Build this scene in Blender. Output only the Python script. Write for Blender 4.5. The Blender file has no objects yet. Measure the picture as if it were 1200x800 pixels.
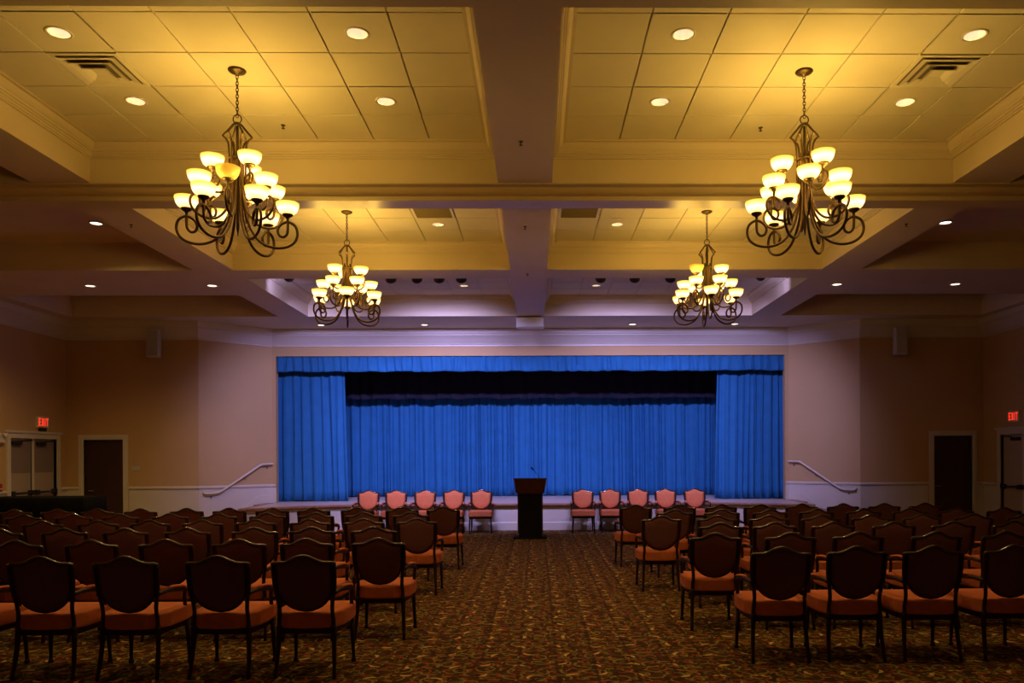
import bpy, bmesh, math, random
from mathutils import Vector, Matrix
random.seed(7)
PI = math.pi
R = math.radians
COL = bpy.context.scene.collection
CX = -0.115                      # centre line of the room

# ------------------------------------------------------------------ helpers
def link(o, parent=None):
    COL.objects.link(o)
    if parent is not None:
        o.parent = parent
    return o

def tag(o, label=None, cat=None, group=None, kind=None):
    if label: o['label'] = label
    if cat: o['category'] = cat
    if group: o['group'] = group
    if kind: o['kind'] = kind
    return o

def empty(name, loc=(0, 0, 0), rz=0, label=None, cat=None, group=None):
    o = bpy.data.objects.new(name, None)
    o.empty_display_size = 0.1
    o.location = loc
    o.rotation_euler = (0, 0, rz)
    link(o)
    return tag(o, label, cat, group)

def copy_tree(o, parent=None):
    c = o.copy()
    link(c, None)
    if parent is not None:
        c.parent = parent
    for ch in list(o.children):
        copy_tree(ch, c)
    return c

class MB:
    """collects shapes into one mesh"""
    def __init__(self):
        self.v = []; self.f = []; self.s = []; self.mi = []
        self.cm = 0
    def add(self, vs, fs, smooth=False):
        b = len(self.v)
        self.v += [tuple(p) for p in vs]
        for f in fs:
            self.f.append([b + i for i in f]); self.s.append(smooth); self.mi.append(self.cm)
        return self
    def box(self, x0, x1, y0, y1, z0, z1):
        vs = [(x, y, z) for z in (z0, z1) for y in (y0, y1) for x in (x0, x1)]
        return self.add(vs, [(0,2,3,1),(4,5,7,6),(0,1,5,4),(2,6,7,3),(0,4,6,2),(1,3,7,5)])
    def bbox(self, x0, x1, y0, y1, z0, z1, b=0.01):
        """box with chamfered edges"""
        bm = bmesh.new()
        bmesh.ops.create_cube(bm, size=1)
        for v in bm.verts:
            v.co = Vector(((x0+x1)/2 + v.co.x*(x1-x0), (y0+y1)/2 + v.co.y*(y1-y0), (z0+z1)/2 + v.co.z*(z1-z0)))
        bmesh.ops.bevel(bm, geom=bm.edges[:], offset=b, segments=2, affect='EDGES', profile=0.5)
        bm.verts.index_update()
        self.add([v.co[:] for v in bm.verts], [[v.index for v in f.verts] for f in bm.faces])
        bm.free()
        return self
    def prism(self, poly, z0, z1, axis='z'):
        """poly extruded; axis z: (x,y); axis y: (x,z) between y=z0..z1; axis x: (y,z)"""
        n = len(poly)
        def P(p, t):
            if axis == 'z': return (p[0], p[1], t)
            if axis == 'y': return (p[0], t, p[1])
            return (t, p[0], p[1])
        vs = [P(p, z0) for p in poly] + [P(p, z1) for p in poly]
        fs = [list(range(n))[::-1], list(range(n, 2*n))]
        fs += [(i, (i+1) % n, n+(i+1) % n, n+i) for i in range(n)]
        return self.add(vs, fs)
    def tube(self, pts, r, n=8, closed=False, cap=True):
        pts = [Vector(p) for p in pts]
        m = len(pts)
        rr = r if isinstance(r, (list, tuple)) else [r]*m
        tang = []
        for i in range(m):
            if closed: t = pts[(i+1) % m] - pts[i-1]
            elif i == 0: t = pts[1]-pts[0]
            elif i == m-1: t = pts[-1]-pts[-2]
            else: t = pts[i+1]-pts[i-1]
            tang.append(t.normalized() if t.length > 1e-9 else Vector((0,0,1)))
        a = Vector((0,0,1)) if abs(tang[0].z) < .9 else Vector((1,0,0))
        u = (a - tang[0]*a.dot(tang[0])).normalized()
        vs = []
        for i in range(m):
            u = u - tang[i]*u.dot(tang[i])
            u.normalize()
            w = tang[i].cross(u)
            for k in range(n):
                th = 2*PI*k/n
                vs.append(pts[i] + (u*math.cos(th) + w*math.sin(th))*rr[i])
        fs = []
        for i in range(m if closed else m-1):
            j = (i+1) % m
            for k in range(n):
                l = (k+1) % n
                fs.append((i*n+k, i*n+l, j*n+l, j*n+k))
        self.add(vs, fs, True)
        if cap and not closed:
            b = len(self.v) - m*n
            self.f.append([b+k for k in range(n)][::-1]); self.s.append(False); self.mi.append(self.cm)
            self.f.append([b+(m-1)*n+k for k in range(n)]); self.s.append(False); self.mi.append(self.cm)
        return self
    def lathe(self, prof, n=24, c=(0,0,0), smooth=True):
        m = len(prof)
        vs = [(c[0]+r*math.cos(2*PI*k/n), c[1]+r*math.sin(2*PI*k/n), c[2]+z) for r, z in prof for k in range(n)]
        fs = [(i*n+k, i*n+(k+1) % n, (i+1)*n+(k+1) % n, (i+1)*n+k) for i in range(m-1) for k in range(n)]
        return self.add(vs, fs, smooth)
    def sweep(self, path, prof, closed=False, side=1):
        """profile (offset, z) swept along a flat path with mitred corners; offset goes left of travel * side"""
        P = [Vector(p) for p in path]; m = len(P); n = len(prof)
        vs = []
        for i in range(m):
            d1 = (P[i]-P[i-1]) if (closed or i > 0) else (P[1]-P[0])
            d2 = (P[(i+1) % m]-P[i]) if (closed or i < m-1) else (P[-1]-P[-2])
            d1.normalize(); d2.normalize()
            n1 = Vector((-d1.y, d1.x)); n2 = Vector((-d2.y, d2.x))
            b = (n1+n2); b = b/ max(b.dot(n1), 1e-6) if b.length > 1e-6 else n1
            for o, z in prof:
                q = P[i] + b*o*side
                vs.append((q.x, q.y, z))
        fs = []
        for i in range(m if closed else m-1):
            j = (i+1) % m
            for k in range(n-1):
                fs.append((i*n+k, j*n+k, j*n+k+1, i*n+k+1))
        if not closed:
            fs.append(list(range(n))); fs.append([(m-1)*n+k for k in range(n)][::-1])
        return self.add(vs, fs)
    def xf(self, M):
        self.v = [tuple(M @ Vector(p)) for p in self.v]
        return self
    def mesh(self, name, mat):
        me = bpy.data.meshes.new(name)
        me.from_pydata(self.v, [], self.f)
        for p, s, k in zip(me.polygons, self.s, self.mi):
            p.use_smooth = s
            p.material_index = k
        for mm in (mat if isinstance(mat, (list, tuple)) else [mat]):
            me.materials.append(mm)
        bm = bmesh.new(); bm.from_mesh(me)
        bmesh.ops.recalc_face_normals(bm, faces=bm.faces[:])
        bm.to_mesh(me); bm.free()
        return me
    def build(self, name, mat, parent=None, loc=None, kind=None):
        o = bpy.data.objects.new(name, self.mesh(name, mat))
        link(o, parent)
        if loc is not None: o.location = loc
        if kind: o['kind'] = kind
        return o

def smooth_path(P, per=6, closed=False):
    P = [Vector(p) for p in P]; n = len(P); out = []
    for i in range(n if closed else n-1):
        p0 = P[i-1] if (i > 0 or closed) else P[0]
        p1 = P[i]; p2 = P[(i+1) % n]
        p3 = P[(i+2) % n] if (closed or i+2 < n) else P[-1]
        for k in range(per):
            t = k/per
            out.append(0.5*((2*p1) + (p2-p0)*t + (2*p0-5*p1+4*p2-p3)*t*t + (3*p1-p0-3*p2+p3)*t**3))
    if not closed: out.append(P[-1])
    return out

# ------------------------------------------------------------------ materials
def mat(name, color, rough=0.6, metal=0.0, noise=0.0, nscale=8.0, bump=0.0, bscale=60.0, sheen=0.0, spec=0.5, emit=None, estr=0.0):
    m = bpy.data.materials.new(name); m.use_nodes = True
    nt = m.node_tree; b = nt.nodes['Principled BSDF']
    b.inputs['Base Color'].default_value = (*color, 1)
    b.inputs['Roughness'].default_value = rough
    b.inputs['Metallic'].default_value = metal
    b.inputs['Specular IOR Level'].default_value = spec
    if sheen: b.inputs['Sheen Weight'].default_value = sheen
    if emit:
        b.inputs['Emission Color'].default_value = (*emit, 1); b.inputs['Emission Strength'].default_value = estr
    tc = nt.nodes.new('ShaderNodeTexCoord')
    if noise:
        n = nt.nodes.new('ShaderNodeTexNoise'); n.inputs['Scale'].default_value = nscale; n.inputs['Detail'].default_value = 3
        mx = nt.nodes.new('ShaderNodeMixRGB'); mx.blend_type = 'MULTIPLY'
        rp = nt.nodes.new('ShaderNodeValToRGB')
        rp.color_ramp.elements[0].position = .3; rp.color_ramp.elements[1].position = .7
        rp.color_ramp.elements[0].color = (1-noise,)*3+(1,); rp.color_ramp.elements[1].color = (1+noise*.3,)*3+(1,)
        mx.inputs[0].default_value = 1; mx.inputs[1].default_value = (*color, 1)
        nt.links.new(tc.outputs['Object'], n.inputs['Vector']); nt.links.new(n.outputs['Fac'], rp.inputs['Fac'])
        nt.links.new(rp.outputs['Color'], mx.inputs[2]); nt.links.new(mx.outputs['Color'], b.inputs['Base Color'])
    if bump:
        n2 = nt.nodes.new('ShaderNodeTexNoise'); n2.inputs['Scale'].default_value = bscale; n2.inputs['Detail'].default_value = 2
        bp = nt.nodes.new('ShaderNodeBump'); bp.inputs['Strength'].default_value = bump; bp.inputs['Distance'].default_value = .01
        nt.links.new(tc.outputs['Object'], n2.inputs['Vector']); nt.links.new(n2.outputs['Fac'], bp.inputs['Height'])
        nt.links.new(bp.outputs['Normal'], b.inputs['Normal'])
    return m

M = {}
M['cream'] = mat('cream_paint', (.66, .55, .40), .55, noise=.05, nscale=1.5)
M['sidecream'] = M['cream']
M['tile'] = mat('ceiling_tile', (.74, .67, .52), .8, noise=.04, nscale=3, bump=.08, bscale=180)
M['tee'] = mat('tile_grid', (.55, .48, .35), .5)
M['tan'] = mat('tan_wall', (.52, .34, .165), .7, noise=.05, nscale=1.2, bump=.05, bscale=90)
M['white'] = mat('white_trim', (.62, .57, .52), .45, noise=.04, nscale=2)
M['rear'] = mat('rear_wall_paint', (.47, .31, .19), .8, noise=.05, nscale=2)
M['blue'] = mat('blue_velvet', (.007, .128, .345), .85, noise=.12, nscale=4, sheen=.0, bump=.05, bscale=200)
M['black_cloth'] = mat('black_cloth', (.005, .005, .006), .95, noise=.2, nscale=5, spec=.08)
M['velvet'] = mat('black_velvet', (.020, .020, .040), .9, noise=.2, nscale=5, spec=.1)
M['throat'] = mat('vent_throat', (.14, .11, .07), .7)
M['satin'] = mat('satin_track_paint', (.62, .50, .34), .33, noise=.05, nscale=2)
M['wood'] = mat('dark_wood', (.030, .012, .009), .5, noise=.3, nscale=14, spec=.3)
M['crest'] = mat('polished_dark_wood', (.022, .010, .007), .16, noise=.2, nscale=14, spec=.8)
M['crest'].node_tree.nodes['Principled BSDF'].inputs['Coat Weight'].default_value = 1.0
M['crest'].node_tree.nodes['Principled BSDF'].inputs['Coat Roughness'].default_value = .12
M['backfab'] = mat('maroon_fabric', (.15, .058, .075), .85, noise=.12, nscale=30, bump=.1, bscale=300)
M['seatfab'] = mat('coral_fabric', (.62, .168, .066), .85, noise=.12, nscale=24, bump=.1, bscale=300)
M['bronze'] = mat('bronze', (.10, .065, .03), .42, metal=.7, noise=.25, nscale=20)
M['metal'] = mat('grey_metal', (.35, .33, .30), .4, metal=.6)
M['black'] = mat('black_metal', (.012, .012, .013), .45)
M['ringwhite'] = mat('white_ring', (.75, .68, .55), .4)
M['doorwood'] = mat('dark_door_wood', (.045, .016, .014), .5, noise=.2, nscale=6)
M['doorpaint'] = mat('door_paint', (.42, .33, .27), .45, noise=.04, nscale=2)
M['doorglassview'] = mat('door_glass_view', (.25, .19, .18), .35, noise=.04, nscale=2)  # darker tone painted in for what shows in the door glass
M['stagefloor'] = mat('stage_boards', (.50, .42, .38), .45, noise=.12, nscale=6)
M['nosing'] = mat('wood_nosing', (.33, .15, .09), .4, noise=.25, nscale=12)
M['lectern'] = mat('lectern_mahogany', (.085, .022, .014), .35, noise=.3, nscale=10)
M['lecterndark'] = mat('lectern_black', (.008, .007, .007), .8, spec=.15)
M['red'] = mat('red_plastic', (.35, .01, .01), .4)
M['exitred'] = mat('exit_letters', (.9, .03, .02), .5, emit=(1, .05, .02), estr=.8)
M['plate'] = mat('switch_plate', (.45, .42, .38), .4)
M['grille'] = mat('grille_metal', (.22, .17, .08), .6)
M['speaker'] = mat('speaker_white', (.50, .47, .46), .5)
M['bright'] = mat('bright_white_plastic', (.78, .78, .80), .5)
M['speakgrille'] = mat('speaker_grille', (.36, .35, .36), .6, bump=.3, bscale=300)

def emis(name, color, strength):
    m = bpy.data.materials.new(name); m.use_nodes = True
    nt = m.node_tree
    b = nt.nodes['Principled BSDF']
    b.inputs['Base Color'].default_value = (*color, 1)
    b.inputs['Emission Color'].default_value = (*color, 1); b.inputs['Emission Strength'].default_value = strength
    return m
M['lamp'] = emis('downlight_lens', (1, .90, .70), 5.0)
M['lampdim'] = emis('dim_downlight_lens', (1, .74, .40), .55)
M['lensblue'] = emis('stage_light_lens', (.7, .7, 1), 1.5)

def shade_mat(name, stops, estr=1.0):
    """alabaster glass; its glow is put in as an emission ramp up the bowl"""
    m = bpy.data.materials.new(name); m.use_nodes = True
    nt = m.node_tree; b = nt.nodes['Principled BSDF']
    b.inputs['Base Color'].default_value = (.75, .6, .35, 1); b.inputs['Roughness'].default_value = .3
    tc = nt.nodes.new('ShaderNodeTexCoord'); sp = nt.nodes.new('ShaderNodeSeparateXYZ')
    mp = nt.nodes.new('ShaderNodeMapRange'); mp.inputs['From Min'].default_value = 0; mp.inputs['From Max'].default_value = .115
    rp = nt.nodes.new('ShaderNodeValToRGB')
    el = rp.color_ramp.elements
    el[0].position = stops[0][0]; el[0].color = (*stops[0][1], 1)
    el[1].position = stops[-1][0]; el[1].color = (*stops[-1][1], 1)
    for p, c in stops[1:-1]:
        e = el.new(p); e.color = (*c, 1)
    nt.links.new(tc.outputs['Object'], sp.inputs[0]); nt.links.new(sp.outputs['Z'], mp.inputs['Value'])
    nt.links.new(mp.outputs['Result'], rp.inputs['Fac'])
    nt.links.new(rp.outputs['Color'], b.inputs['Emission Color']); b.inputs['Emission Strength'].default_value = estr
    # thin alabaster lets part of the bulb's light straight through
    tr = nt.nodes.new('ShaderNodeBsdfTransparent'); tr.inputs[0].default_value = (1, .86, .60, 1)
    mx = nt.nodes.new('ShaderNodeMixShader'); mx.inputs[0].default_value = .45
    out = nt.nodes['Material Output']
    nt.links.new(b.outputs[0], mx.inputs[1]); nt.links.new(tr.outputs[0], mx.inputs[2]); nt.links.new(mx.outputs[0], out.inputs[0])
    return m
M['shade'] = shade_mat('lit_alabaster_glass', [(0, (1.2, .70, .12)), (.18, (1.7, 1.2, .55)), (.45, (2.1, 1.8, 1.2)), (.70, (1.6, 1.2, .45)), (.86, (1.2, .74, .10)), (1, (1.1, .58, .03))], 1.15)
M['shadeoff'] = shade_mat('unlit_glass_added_glow', [(0, (.36, .16, .005)), (1, (.55, .27, .012))], 1.3)  # bulb is off; a dim amber glow is put into the emission

# --- carpet
def carpet_mat():
    m = bpy.data.materials.new('leaf_carpet'); m.use_nodes = True
    nt = m.node_tree; N = nt.nodes; Lk = nt.links
    b = N['Principled BSDF']; b.inputs['Roughness'].default_value = .95; b.inputs['Specular IOR Level'].default_value = .15
    tc = N.new('ShaderNodeTexCoord')
    def math_(op, a, b2=None, c=None, clamp=False):
        n = N.new('ShaderNodeMath'); n.operation = op; n.use_clamp = clamp
        for i, x in enumerate((a, b2, c)):
            if x is None: continue
            if isinstance(x, (int, float)): n.inputs[i].default_value = x
            else: Lk.new(x, n.inputs[i])
        return n.outputs[0]
    def vmul(v, s, off=(0, 0, 0)):
        n = N.new('ShaderNodeVectorMath'); n.operation = 'MULTIPLY_ADD'
        Lk.new(v, n.inputs[0]); n.inputs[1].default_value = (s, s, 0); n.inputs[2].default_value = off
        return n.outputs[0]
    def leaf(scale, off, a, bb, k, rnd, angspread=2*PI, ang0=0.0, ring=None):
        v = vmul(tc.outputs['Object'], scale, off)
        vo = N.new('ShaderNodeTexVoronoi'); vo.voronoi_dimensions = '2D'; vo.inputs['Scale'].default_value = 1
        vo.inputs['Randomness'].default_value = rnd
        Lk.new(v, vo.inputs['Vector'])
        sub = N.new('ShaderNodeVectorMath'); sub.operation = 'SUBTRACT'
        Lk.new(v, sub.inputs[0]); Lk.new(vo.outputs['Position'], sub.inputs[1])
        sc = N.new('ShaderNodeSeparateColor'); Lk.new(vo.outputs['Color'], sc.inputs[0])
        ang = math_('MULTIPLY_ADD', sc.outputs[0], angspread, ang0)
        rot = N.new('ShaderNodeVectorRotate'); rot.rotation_type = 'Z_AXIS'
        Lk.new(sub.outputs[0], rot.inputs['Vector']); Lk.new(ang, rot.inputs['Angle'])
        sx = N.new('ShaderNodeSeparateXYZ'); Lk.new(rot.outputs[0], sx.inputs[0])
        x, y = sx.outputs[0], sx.outputs[1]
        y2 = math_('MULTIPLY_ADD', math_('MULTIPLY', x, x), k, y)
        y2 = math_('ADD', y2, -k*a*a*.4)
        d = math_('ADD', math_('POWER', math_('ABSOLUTE', math_('DIVIDE', x, a)), 2), math_('POWER', math_('ABSOLUTE', math_('DIVIDE', y2, bb)), 2))
        if ring is not None:
            d = math_('MULTIPLY', math_('ABSOLUTE', math_('SUBTRACT', math_('SQRT', d), 1.0)), 1/ring)
            # open crescents rather than closed rings
            d = math_('ADD', d, math_('MULTIPLY', math_('GREATER_THAN', x, a*.55), 5))
        mr = N.new('ShaderNodeMapRange'); mr.interpolation_type = 'SMOOTHSTEP'
        mr.inputs['From Min'].default_value = 1.25; mr.inputs['From Max'].default_value = .75
        Lk.new(d, mr.inputs['Value'])
        return mr.outputs['Result'], sc
    def over(base, col, fac):
        n = N.new('ShaderNodeMixRGB'); Lk.new(fac, n.inputs[0])
        if isinstance(base, tuple): n.inputs[1].default_value = (*base, 1)
        else: Lk.new(base, n.inputs[1])
        if isinstance(col, tuple): n.inputs[2].default_value = (*col, 1)
        else: Lk.new(col, n.inputs[2])
        return n.outputs[0]
    ns = N.new('ShaderNodeTexNoise'); ns.inputs['Scale'].default_value = 9; ns.inputs['Detail'].default_value = 2
    Lk.new(tc.outputs['Object'], ns.inputs['Vector'])
    rp = N.new('ShaderNodeValToRGB'); rp.color_ramp.elements[0].position = .38; rp.color_ramp.elements[1].position = .62
    rp.color_ramp.elements[0].color = (.042, .017, .009, 1); rp.color_ramp.elements[1].color = (.082, .040, .014, 1)
    Lk.new(ns.outputs['Fac'], rp.inputs['Fac'])
    c = rp.outputs['Color']
    f, s = leaf(7.02, (.3, .7, 0), .42, .13, 1.2, .75); c = over(c, (.13, .112, .028), f)      # olive leaves
    f, s = leaf(8.10, (7.1, 2.2, 0), .40, .12, -1.3, .8); c = over(c, (.27, .055, .020), f)      # red leaves
    f, s = leaf(4.59, (3.3, 9.1, 0), .34, .34, 0, .6, ring=.13); c = over(c, (.235, .205, .052), f)    # olive swirls
    f, s = leaf(7.56, (1.7, 4.9, 0), .36, .06, 1.6, .7); c = over(c, (.36, .22, .06), f)      # tan fronds
    f, s = leaf(8.91, (11.7, .4, 0), .30, .10, 1.4, .8); c = over(c, (.035, .018, .010), f)      # dark gaps
    f, s = leaf(3.20, (.5, 3.0, 0), .17, .050, 2.0, .36); c = over(c, (.66, .44, .145), f)     # gold buds
    f, s = leaf(8.64, (2.9, 8.3, 0), .17, .07, 1.0, .8); c = over(c, (.27, .045, .025), f)     # red buds
    # dark breaks between the pattern columns
    sx = N.new('ShaderNodeSeparateXYZ'); Lk.new(tc.outputs['Object'], sx.inputs[0])
    fr = math_('ABSOLUTE', math_('SUBTRACT', math_('FRACT', math_('MULTIPLY_ADD', sx.outputs[0], 3.2, .0)), .5))
    st = N.new('ShaderNodeMapRange'); st.inputs['From Min'].default_value = .07; st.inputs['From Max'].default_value = .02; Lk.new(fr, st.inputs['Value'])
    n3 = N.new('ShaderNodeTexNoise'); n3.inputs['Scale'].default_value = 14; Lk.new(tc.outputs['Object'], n3.inputs['Vector'])
    br = math_('MULTIPLY', st.outputs['Result'], math_('MULTIPLY', math_('GREATER_THAN', n3.outputs['Fac'], .46), .75))
    c = over(c, (.030, .013, .008), br)
    Lk.new(c, b.inputs['Base Color'])
    nb = N.new('ShaderNodeTexNoise'); nb.inputs['Scale'].default_value = 260; Lk.new(tc.outputs['Object'], nb.inputs['Vector'])
    bp = N.new('ShaderNodeBump'); bp.inputs['Strength'].default_value = .25; bp.inputs['Distance'].default_value = .006
    Lk.new(nb.outputs['Fac'], bp.inputs['Height']); Lk.new(bp.outputs['Normal'], b.inputs['Normal'])
    return m
M['carpet'] = carpet_mat()

# ------------------------------------------------------------------ room dimensions
XL, XR = -10.67, 10.33
YB, YR = 17.7, -3.0                # wall beside the stage, rear wall
YS = 18.85                         # proscenium wall plane
A1, A2 = 7.575, 6.30                 # half widths where the slanted walls start and end
ZB, ZT = 4.80, 5.23                # beam soffit, tile plane
ZC = 5.25
ST = .62                           # stage height

mb = MB(); mb.box(XL-.3, XR+.3, YR-.3, 19.0, -.15, 0); mb.build('floor', M['carpet'], kind='structure')

# ------------------------------------------------------------------ ceiling of beams and recesses
xs = [-10.7, -10.0, -5.53, -4.88, -.305, .305, 4.88, 5.53, 10.0, 10.7]
ys = [YR-.2, 5.33, 8.74, 9.37, 12.8, 13.42, 14.76, 17.0, 19.0]
def cell_h(i, j):
    tray = i in (3, 5); side = i in (1, 7)
    if tray and j in (1, 3): return 5.42
    if tray and j in (5, 6): return 5.42
    if side and j in (1, 3, 6): return ZC
    return ZB
mb = MB()
nx, ny = len(xs)-1, len(ys)-1
for i in range(nx):
    for j in range(ny):
        h = cell_h(i, j)
        x0, x1, y0, y1 = CX+xs[i], CX+xs[i+1], ys[j], ys[j+1]
        mb.add([(x0,y0,h),(x1,y0,h),(x1,y1,h),(x0,y1,h)], [(0,3,2,1)])
        if i+1 < nx and abs(cell_h(i+1, j)-h) > 1e-6:
            g = cell_h(i+1, j)
            mb.add([(x1,y0,h),(x1,y1,h),(x1,y1,g),(x1,y0,g)], [(0,1,2,3)])
        if j+1 < ny and abs(cell_h(i, j+1)-h) > 1e-6:
            g = cell_h(i, j+1)
            mb.add([(x0,y1,h),(x1,y1,h),(x1,y1,g),(x0,y1,g)], [(0,1,2,3)])
# slab above so the ceiling has thickness
mb.box(XL-.2, XR+.2, YR-.2, 19.0, 5.6, 5.75)
mb.build('ceiling', M['cream'], kind='structure')

# tile panels in each tray
TRAYS = [(-1, 5.33, 8.74), (1, 5.33, 8.74), (-1, 9.37, 12.8), (1, 9.37, 12.8), (-1, 13.42, 17.0), (1, 13.42, 17.0)]
TW = .615
def tray_x(side, k):               # inner edge of tile column k counted from the centre beam
    return CX + side*(.44 + TW*k)
DL = {}                            # downlights recessed in tiles: tray -> list of (col, row)
DL[0] = DL[1] = [(1, 1), (1, 3), (5, 1), (5, 3)]
DL[2] = [(1, 1), (5, 1)]; DL[3] = [(1, 1), (5, 1)]
DL[4] = [(1, 1), (5, 1)]; DL[5] = [(1, 1), (5, 1)]
lights_at = []
for t, (sd, y0, y1) in enumerate(TRAYS):
    mb = MB(); gr = MB()
    yf = y1-.135
    nrow = int((yf-(y0+.135))/TW + .001)
    rows = [(yf-TW*(r+1), yf-TW*r) for r in range(nrow)]
    if rows[-1][0] - (y0+.02) > .02: rows.append((y0+.02, rows[-1][0]))
    g = .007
    for c in range(7):
        xa, xb = sorted((tray_x(sd, c), tray_x(sd, c+1)))
        for r, (ya, yb) in enumerate(rows):
            if (c, r) in DL[t] and r < nrow:
                cx, cy = (xa+xb)/2, (ya+yb)/2
                n = 32; hw = (xb-xa)/2-g; hh = (yb-ya)/2-g
                vo, vi, vu = [], [], []
                for k in range(n):
                    a = 2*PI*k/n
                    ca, sa = math.cos(a), math.sin(a)
                    q = 1/max(abs(ca), abs(sa))
                    vo.append((cx+ca*q*hw, cy+sa*q*hh, ZT)); vi.append((cx+.085*ca, cy+.085*sa, ZT)); vu.append((cx+.085*ca, cy+.085*sa, ZT+.02))
                mb.add(vo+vi+vu, [(k, (k+1) % n, n+(k+1) % n, n+k) for k in range(n)] + [(n+k, n+(k+1) % n, 2*n+(k+1) % n, 2*n+k) for k in range(n)])
                lights_at.append((t, c, r, cx, cy))
            else:
                mb.bbox(xa+g, xb-g, ya+g, yb-g, ZT, ZT+.02, .004)
    x0, x1 = sorted((tray_x(sd, 0), tray_x(sd, 7)))
    for c in range(8):
        xx = tray_x(sd, c); gr.box(xx-.012, xx+.012, y0+.01, yf, ZT+.012, ZT+.03)
    for ya, yb in rows:
        gr.box(x0, x1, ya-.012, ya+.012, ZT+.013, ZT+.031)
    o = mb.build('ceiling_tile_%d' % (t+1), M['tile'], kind='structure')
    gr.build('tile_grid', M['tee'], o)
    # crown moulding round the recess
    prof = [(0, 5.065), (.022, 5.065), (.022, 5.083), (.036, 5.083), (.040, 5.103), (.056, 5.103), (.060, 5.122), (.076, 5.122), (.080, 5.142),
            (.092, 5.150), (.108, 5.172), (.118, 5.198), (.118, 5.214), (.150, 5.214), (.150, 5.245), (0, 5.25)]
    a, b = sorted((CX+sd*.305, CX+sd*4.88))
    MB().sweep([(a, y0), (b, y0), (b, y1), (a, y1)], prof, True).build('trim_%d' % (t+1), M['cream'], kind='structure')

# folding-wall track under the cross beam
pr = [(8.745, ZB), (8.745, ZB-.012), (8.855, ZB-.012), (8.87, ZB-.03), (8.90, ZB-.052), (8.93, ZB-.066), (9.0, ZB-.066), (9.003, ZB-.082), (9.012, ZB-.112),
      (9.30, ZB-.112), (9.32, ZB-.07), (9.36, ZB-.05), (9.36, ZB)]
MB().prism(pr, XL, XR, 'x').build('trim_7', M['satin'], kind='structure')

# ------------------------------------------------------------------ walls
DH, DC = 2.14, 2.14
HW_D = (9.28, 10.17)               # back-wall door opening, distance from the centre line
for nm, s in (('wall_front_left', -1), ('wall_front_right', 1)):
    mb = MB()
    for a, b, z0, z1 in ((A1, HW_D[0], 0, 4.9), (HW_D[1], 10.7, 0, 4.9), (HW_D[0], HW_D[1], DH, 4.9)):
        x0, x1 = sorted((CX+s*a, CX+s*b)); mb.box(x0, x1, YB, YB+.16, z0, z1)
    # slanted wall to the stage opening
    P = [(CX+s*A1, YB), (CX+s*A2, YS), (CX+s*(A2+.0), YS+.16), (CX+s*(A1+.12), YB+.16)]
    mb.prism(P, 0, 4.9)
    # narrow return beside the curtain
    x0, x1 = sorted((CX+s*A2, CX+s*(A2-.09))); mb.box(x0, x1, YS, YS+.16, 0, 4.9)
    mb.build(nm, M['tan'], kind='structure')
MB().box(CX-A2+.09, CX+A2-.09, YS, YS+.16, 4.17, 4.9).build('wall_front_center', M['tan'], kind='structure')

SD_L, SD_R = (15.80, 17.32), (15.52, 17.04)     # double-door openings in the side walls
for nm, x, sgn, (d0, d1) in (('wall_left', XL, -1, SD_L), ('wall_right', XR, 1, SD_R)):
    mb = MB(); xa, xb = sorted((x, x+sgn*.2))
    mb.box(xa, xb, YR, d0, 0, 4.9); mb.box(xa, xb, d1, YB+.16, 0, 4.9); mb.box(xa, xb, d0, d1, DH, 4.9)
    mb.build(nm, M['tan'], kind='structure')
MB().box(XL-.2, XR+.2, YR-.2, YR, 0, 4.9).build('wall_rear', M['rear'], kind='structure')
# stage house
sh = MB()
SY = 22.6
sh.box(CX-8, CX+8, SY, SY+.15, 0, 6.2); sh.box(CX-8.15, CX-8, YS+.16, SY, 0, 6.2); sh.box(CX+8, CX+8.15, YS+.16, SY, 0, 6.2)
sh.box(CX-8.15, CX+8.15, YS+.16, SY+.15, 6.2, 6.35); sh.box(CX-8.15, CX+8.15, YS+.161, YS+.2, 4.9, 6.2)
sh.build('wall_backstage', M['black_cloth'], kind='structure')

# crown round the hall
CP = [(XL, YR), (XL, YB), (CX-A1, YB), (CX-A2, YS), (CX+A2, YS), (CX+A1, YB), (XR, YB), (XR, YR)]
crown = [(0, 4.40), (.022, 4.40), (.022, 4.435), (.04, 4.445), (.05, 4.47), (.075, 4.50), (.12, 4.56), (.17, 4.615), (.20, 4.64), (.20, 4.665), (.23, 4.67), (.24, 4.70), (.24, 4.80), (0, 4.81)]
MB().sweep(CP, crown, False, -1).build('trim_8', M['white'], kind='structure')

# chair rail, wainscot and baseboard, broken at the doors
rail = [(0, .985), (.016, .985), (.016, 1.0), (.035, 1.012), (.042, 1.03), (.042, 1.05), (.028, 1.062), (.012, 1.07), (0, 1.07)]
wain = [(0, .13), (.010, .13), (.010, .985), (0, .985)]
base = [(0, 0), (.022, 0), (.022, .12), (.012, .14), (0, .14)]
c_ = .13
segs = [
    [(XL, YR), (XL, SD_L[0]-c_)], [(XL, SD_L[1]+c_), (XL, YB), (CX-HW_D[1]-c_+.02, YB)],
    [(CX-HW_D[0]+c_, YB), (CX-A1, YB), (CX-A2, YS), (CX-A2+.09, YS)],
    [(CX+A2-.09, YS), (CX+A2, YS), (CX+A1, YB), (CX+HW_D[0]-c_, YB)],
    [(CX+HW_D[1]+c_-.02, YB), (XR, YB), (XR, SD_R[1]+c_)], [(XR, SD_R[0]-c_), (XR, YR)]]
mr, mw, mbb = MB(), MB(), MB()
for sgm in segs:
    mr.sweep(sgm, rail, False, -1); mw.sweep(sgm, wain, False, -1); mbb.sweep(sgm, base, False, -1)
mr.build('trim_9', M['white'], kind='structure')
mw.build('trim_10', M['white'], kind='structure')
mbb.build('baseboard_hall', M['white'], kind='structure')

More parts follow.
